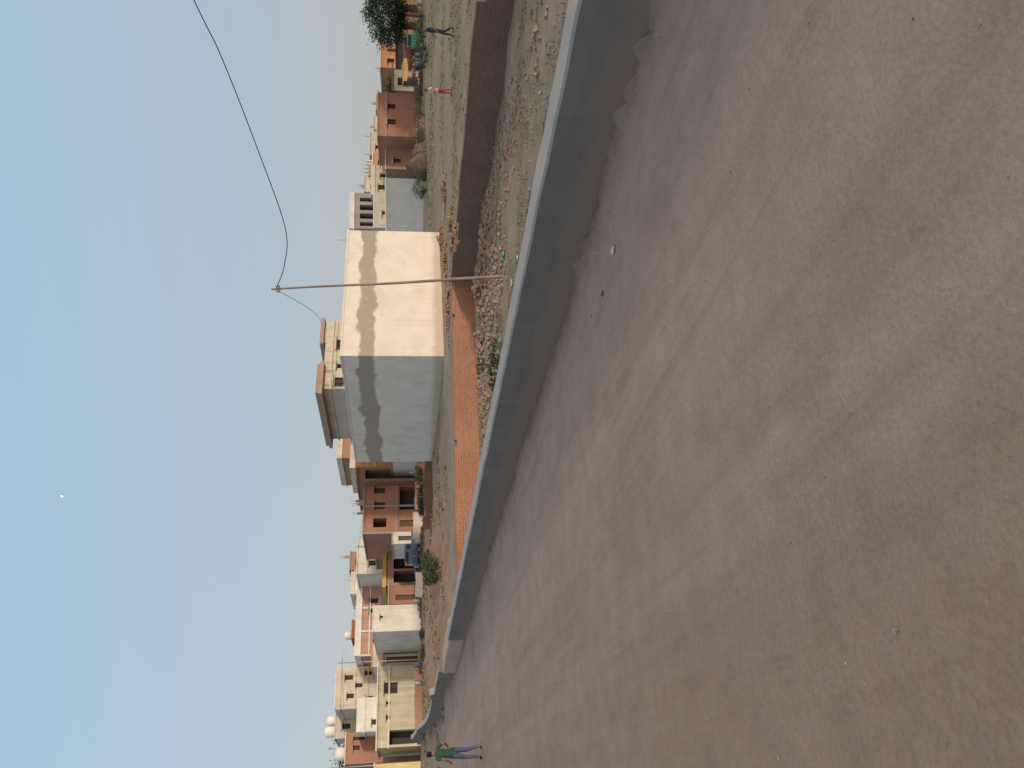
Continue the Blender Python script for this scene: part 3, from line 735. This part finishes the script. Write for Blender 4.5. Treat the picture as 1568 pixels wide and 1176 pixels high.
# ------------------------------------------------------------------ people and animal
def skinned(verts,edges,root=0,sub=2):
    me=bpy.data.meshes.new('tmp'); me.from_pydata([v[0] for v in verts],edges,[]); ob=bpy.data.objects.new('tmp',me); sc.collection.objects.link(ob)
    ob.modifiers.new('s','SKIN'); sv=me.skin_vertices[0].data
    for i,v in enumerate(verts):
        r=v[1]; sv[i].radius=(r,r) if not isinstance(r,tuple) else r; sv[i].use_root=(i==root)
    m=ob.modifiers.new('u','SUBSURF'); m.levels=sub; m.render_levels=sub
    bpy.context.view_layer.update(); dg=bpy.context.evaluated_depsgraph_get()
    out=bpy.data.meshes.new_from_object(ob.evaluated_get(dg)); bpy.data.objects.remove(ob); return out
SK=flat('skin',(.22,.125,.085),.6,.08); HAIR=flat('black_hair',(.012,.01,.009),.6); EYE=flat('eye_white',(.6,.58,.55),.3)
def person(name,x,y,yaw,H,pose,shirt,pants,shoe):
    z=ground_h(x,y)
    J=dict(pel=(0,0,.53,.062),bel=(0,.005,.61,.066),che=(0,0,.72,.078),nkb=(0,-.005,.81,.036),nek=(0,.0,.845,.031),jaw=(0,.012,.878,.043),hed=(0,.004,.925,.056),top=(0,-.004,.962,.040),
      shl=(-.095,-.003,.79,.036),ell=(-.135,-.01,.63,.024),wrl=(-.13,.04,.49,.0155),hal=(-.128,.055,.455,.017),
      shr=(.095,-.003,.79,.036),elr=(.135,-.01,.63,.024),wrr=(.13,.04,.49,.0155),har=(.128,.055,.455,.017),
      hil=(-.052,0,.50,.056),knl=(-.056,.02,.28,.035),anl=(-.058,0,.05,.022),tol=(-.062,.085,.018,.020),
      hir=(.052,0,.50,.056),knr=(.056,.02,.28,.035),anr=(.058,0,.05,.022),tor=(.062,.085,.018,.020))
    for k,v in pose.items(): J[k]=tuple(v)+((J[k][3],) if len(v)==3 else ())
    names=list(J); E=[('pel','bel'),('bel','che'),('che','nkb'),('nkb','nek'),('nek','jaw'),('jaw','hed'),('hed','top'),('che','shl'),('shl','ell'),('ell','wrl'),('wrl','hal'),('che','shr'),('shr','elr'),('elr','wrr'),('wrr','har'),('pel','hil'),('hil','knl'),('knl','anl'),('anl','tol'),('pel','hir'),('hir','knr'),('knr','anr'),('anr','tor')]
    me=skinned([((J[k][0]*H,J[k][1]*H,J[k][2]*H),J[k][3]*H) for k in names],[(names.index(a),names.index(b)) for a,b in E],0)
    bm=bmesh.new(); bm.from_mesh(me)
    for f in bm.faces:
        c=f.calc_center_median()/H; best=None; bd=9
        for a,b in E:
            A=V(J[a][:3]);B=V(J[b][:3]); t=max(0,min(1,(c-A).dot(B-A)/max(1e-6,(B-A).length_squared))); q=A+(B-A)*t; dd=(c-q).length-(J[a][3]*(1-t)+J[b][3]*t)
            if dd<bd: bd=dd;best=(a,b,t)
        a,b,t=best; m=0
        if a in('nkb',) : m=0 if c.z>.825 else 1
        elif a in('nek','jaw','hed'):
            m=4 if (c.z>.945 or (c.y<.0 and c.z>.875) or (c.z>.925 and c.y<.035)) else 0
        elif a in('che','bel'): m=1
        elif a in('shl','shr'): m=1 if t<.75 else 0
        elif a in('ell','elr','wrl','wrr'): m=0
        elif a=='pel': m=1 if c.z>.50 else 2
        elif a in('hil','hir','knl','knr'): m=2 if not(a in('knl','knr') and t>.9) else 0
        else: m=3
        f.material_index=m; f.smooth=True
    hc=V(J['hed'][:3])*H; r=.056*H
    for s in(-1,1):
        blob(bm,hc+V((s*r*.38,r*.93,-r*.05)),r*.17,r*.1,r*.1,5,1); blob(bm,hc+V((s*r*.38,r*1.0,-r*.05)),r*.08,r*.06,r*.08,4,1)
        blob(bm,hc+V((s*r*.98,0,-r*.15)),r*.12,r*.22,r*.3,0,1)
    blob(bm,hc+V((0,r*1.08,-r*.28)),r*.14,r*.2,r*.24,0,1); blob(bm,hc+V((0,r*.98,-r*.68)),r*.3,r*.1,r*.07,6,1)
    for s,w,h in((-1,'wrl','hal'),(1,'wrr','har')):
        wv=V(J[w][:3])*H; hv=V(J[h][:3])*H; d=(hv-wv).normalized(); lat=V((0,1,0)); lat=(lat-d*lat.dot(d)).normalized(); inn=d.cross(lat)*s
        for k,(o,l) in enumerate(((-.9,.034),(-.3,.041),(.3,.044),(.9,.040))):
            b0=hv+d*.008*H+lat*o*.0125*H; b1=b0+d*l*.5*H; b2=b1+(d*.8-inn*.5).normalized()*l*.5*H
            tube(bm,[b0,b1,b2],[.0062*H,.0055*H,.004*H],6,0)
        b0=wv+d*.012*H+lat*.012*H; b1=b0+(d+lat).normalized()*.022*H; b2=b1+(d+lat*.3).normalized()*.018*H
        tube(bm,[b0,b1,b2],[.0075*H,.0065*H,.005*H],6,0)
    bmesh.ops.transform(bm,matrix=Matrix.Translation((x,y,z))@Matrix.Rotation(yaw,4,'Z'),verts=bm.verts)
    return mk(name,bm,[SK,shirt,pants,shoe,HAIR,EYE,flat('lips',(.18,.06,.05))])
cl=lambda n,c:flat(n,c,.9,.15,8)
person('walking_boy',-9.43,19.7,math.radians(58),1.50,dict(
   ell=(-.15,-.07,.66),wrl=(-.15,.03,.56),hal=(-.147,.06,.54),elr=(.165,-.06,.66),wrr=(.175,.06,.60),har=(.165,.095,.60),
   knl=(-.05,.06,.285),anl=(-.05,.06,.055),tol=(-.052,.14,.02),knr=(.05,.01,.28),anr=(.05,-.08,.06),tor=(.052,-.005,.018)),
   cl('green_tshirt',(.03,.075,.062)),cl('blue_jeans',(.075,.10,.17)),cl('dark_sandals',(.06,.05,.05)))
q=st(1039,39.6)
person('standing_boy',q.x,q.y,math.radians(95),1.53,dict(
   ell=(-.16,0,.66),wrl=(-.10,.11,.62),hal=(-.07,.14,.62),elr=(.16,0,.66),wrr=(.12,.10,.60),har=(.10,.13,.60),
   hil=(-.055,0,.50),knl=(-.09,.02,.28),anl=(-.115,-.01,.05),tol=(-.13,.07,.018),knr=(.08,.03,.28),anr=(.10,.02,.05),tor=(.115,.10,.018)),
   cl('pink_shirt',(.72,.48,.52)),cl('red_trousers',(.50,.08,.08)),cl('sandals',(.1,.06,.05)))
q=st(1131,38)
person('walking_man',q.x,q.y,math.radians(75),1.74,dict(
   ell=(-.15,-.06,.65),wrl=(-.15,.03,.53),hal=(-.15,.05,.50),elr=(.15,.03,.65),wrr=(.13,.12,.56),har=(.125,.15,.54),
   knl=(-.05,.08,.285),anl=(-.05,.10,.055),tol=(-.05,.18,.02),knr=(.05,0,.28),anr=(.05,-.12,.075),tor=(.05,-.05,.018)),
   cl('navy_shirt',(.03,.06,.12)),cl('dark_trousers',(.035,.035,.05)),cl('shoes',(.03,.03,.03)))
for u,d,yw,h,a,b in((478,86,2,1.6,(.1,.12,.3),(.05,.05,.06)),(452,84,-1,1.65,(.3,.3,.32),(.06,.06,.08)),(1084,74,1.5,1.6,(.12,.1,.1),(.06,.05,.05))):
    q=st(u,d); person('villager',q.x,q.y,yw,h,{},cl('shirt_cloth',a),cl('trouser_cloth',b),cl('shoe',(.03,.03,.03)))
def goat(x,y,yaw):
    z=ground_h(x,y)
    vs=[((0,-.30,.50),.11),((0,0,.50),.13),((0,.26,.52),.115),((0,.40,.66),.06),((0,.48,.76),.055),((0,.60,.72),.03),
        ((-.08,.26,.40),.05),((-.085,.27,.22),.028),((-.085,.25,.03),.022),((.08,.26,.40),.05),((.085,.27,.22),.028),((.085,.25,.03),.022),
        ((-.08,-.28,.40),.065),((-.085,-.22,.30),.035),((-.085,-.34,.20),.022),((-.085,-.32,.03),.02),((.08,-.28,.40),.065),((.085,-.22,.30),.035),((.085,-.34,.20),.022),((.085,-.32,.03),.02),((0,-.42,.58),.025),((0,-.50,.60),.015)]
    E=[(0,1),(1,2),(2,3),(3,4),(4,5),(2,6),(6,7),(7,8),(2,9),(9,10),(10,11),(0,12),(12,13),(13,14),(14,15),(0,16),(16,17),(17,18),(18,19),(0,20),(20,21)]
    me=skinned(vs,E,1); bm=bmesh.new(); bm.from_mesh(me)
    for s in(-1,1):
        blob(bm,(s*.07,.46,.76),.05,.02,.03,0,1); tube(bm,[(s*.03,.45,.80),(s*.05,.40,.88)],[.012,.005],6)
    bmesh.ops.transform(bm,matrix=Matrix.Translation((x,y,z))@Matrix.Rotation(yaw,4,'Z'),verts=bm.verts)
    mk('goat',bm,[flat('brown_fur',(.16,.09,.05))],smooth=True)
q=st(1090,66); goat(q.x,q.y,1.3)
# ------------------------------------------------------------------ moon
bm=bmesh.new(); blob(bm,(-117,853,363+CAMH),1.0,1.0,1.8,0,3,rot=Matrix.Rotation(.5,3,'Y'))
mm=NT('moon_rock'); mn=mm.noise(.6,4); mm.fin(mm.mix(mn,(.8,.8,.78),(.95,.95,.93)),1)
mm.b.inputs['Emission Color'].default_value=(1,1,.97,1); mm.b.inputs['Emission Strength'].default_value=.3
mk('moon',bm,[mm.m])
# ------------------------------------------------------------------ light, sky, camera
EL=math.radians(9); AZ=math.radians(126)
w=bpy.data.worlds.new('World'); sc.world=w; w.use_nodes=True
nt=w.node_tree; bg=nt.nodes['Background']
sky=nt.nodes.new('ShaderNodeTexSky'); sky.sky_type='NISHITA'; sky.sun_disc=False; sky.sun_elevation=EL; sky.sun_rotation=AZ
sky.altitude=200; sky.air_density=1.0; sky.dust_density=1.5; sky.ozone_density=1.5
STR=.15
sd=V((math.sin(AZ)*math.cos(EL),math.cos(AZ)*math.cos(EL),math.sin(EL)))
def W(ty,**k):
    x=nt.nodes.new(ty)
    for a_,b_ in k.items(): setattr(x,a_,b_)
    return x
def wmix(f,a_,b_,mode='MIX'):
    x=W('ShaderNodeMixRGB',blend_type=mode)
    for i,v in((0,f),(1,a_),(2,b_)):
        if hasattr(v,'is_linked'): nt.links.new(v,x.inputs[i])
        else: x.inputs[i].default_value=v if i==0 else tuple(v)+(1,)
    return x.outputs[0]
# dust haze over the clear-sky model: palest at the horizon, warm towards the low sun
tc=W('ShaderNodeTexCoord'); sx=W('ShaderNodeSeparateXYZ'); nt.links.new(tc.outputs['Generated'],sx.inputs[0])
rp=W('ShaderNodeValToRGB'); nt.links.new(sx.outputs['Z'],rp.inputs['Fac'])
el=rp.color_ramp.elements
el[0].position=0.0; el[0].color=(.41,.40,.43,1); el[1].position=.95; el[1].color=(.32,.47,.62,1)
for ps,cc in((.06,(.405,.415,.455)),(.17,(.40,.46,.52)),(.32,(.395,.52,.61)),(.5,(.39,.55,.68))):
    x=el.new(ps); x.color=cc+(1,)
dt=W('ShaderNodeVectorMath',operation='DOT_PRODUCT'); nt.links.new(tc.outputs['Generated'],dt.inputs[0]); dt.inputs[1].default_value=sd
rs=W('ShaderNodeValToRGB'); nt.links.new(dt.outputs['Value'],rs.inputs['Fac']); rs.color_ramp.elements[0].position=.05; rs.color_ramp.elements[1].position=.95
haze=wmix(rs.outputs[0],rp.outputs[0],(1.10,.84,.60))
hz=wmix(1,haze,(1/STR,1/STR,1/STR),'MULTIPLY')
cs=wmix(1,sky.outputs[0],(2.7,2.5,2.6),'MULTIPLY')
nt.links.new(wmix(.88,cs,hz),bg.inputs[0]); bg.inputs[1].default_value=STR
sl=bpy.data.lights.new('sun','SUN'); sl.energy=2.1; sl.angle=math.radians(4); sl.color=(1,.85,.69)
so=bpy.data.objects.new('sun',sl); so.rotation_euler=sd.to_track_quat('Z','Y').to_euler(); so.location=sd*60; sc.collection.objects.link(so)
cd=bpy.data.cameras.new('camera'); cam=bpy.data.objects.new('camera',cd); sc.collection.objects.link(cam); sc.camera=cam
pt=math.radians(7.26); s,c=math.sin(pt),math.cos(pt)
# phone held on its side: picture-left is up in the world
m=Matrix(((0,1,0,0),(-s,0,-c,0),(-c,0,s,CAMH),(0,0,0,1)))
cam.matrix_world=m
cd.sensor_width=36; cd.sensor_fit='HORIZONTAL'; cd.lens=27.05; cd.clip_end=5000; cd.clip_start=.05
sc.view_settings.view_transform='Standard'; sc.view_settings.look='None'; sc.view_settings.exposure=0; sc.view_settings.gamma=1
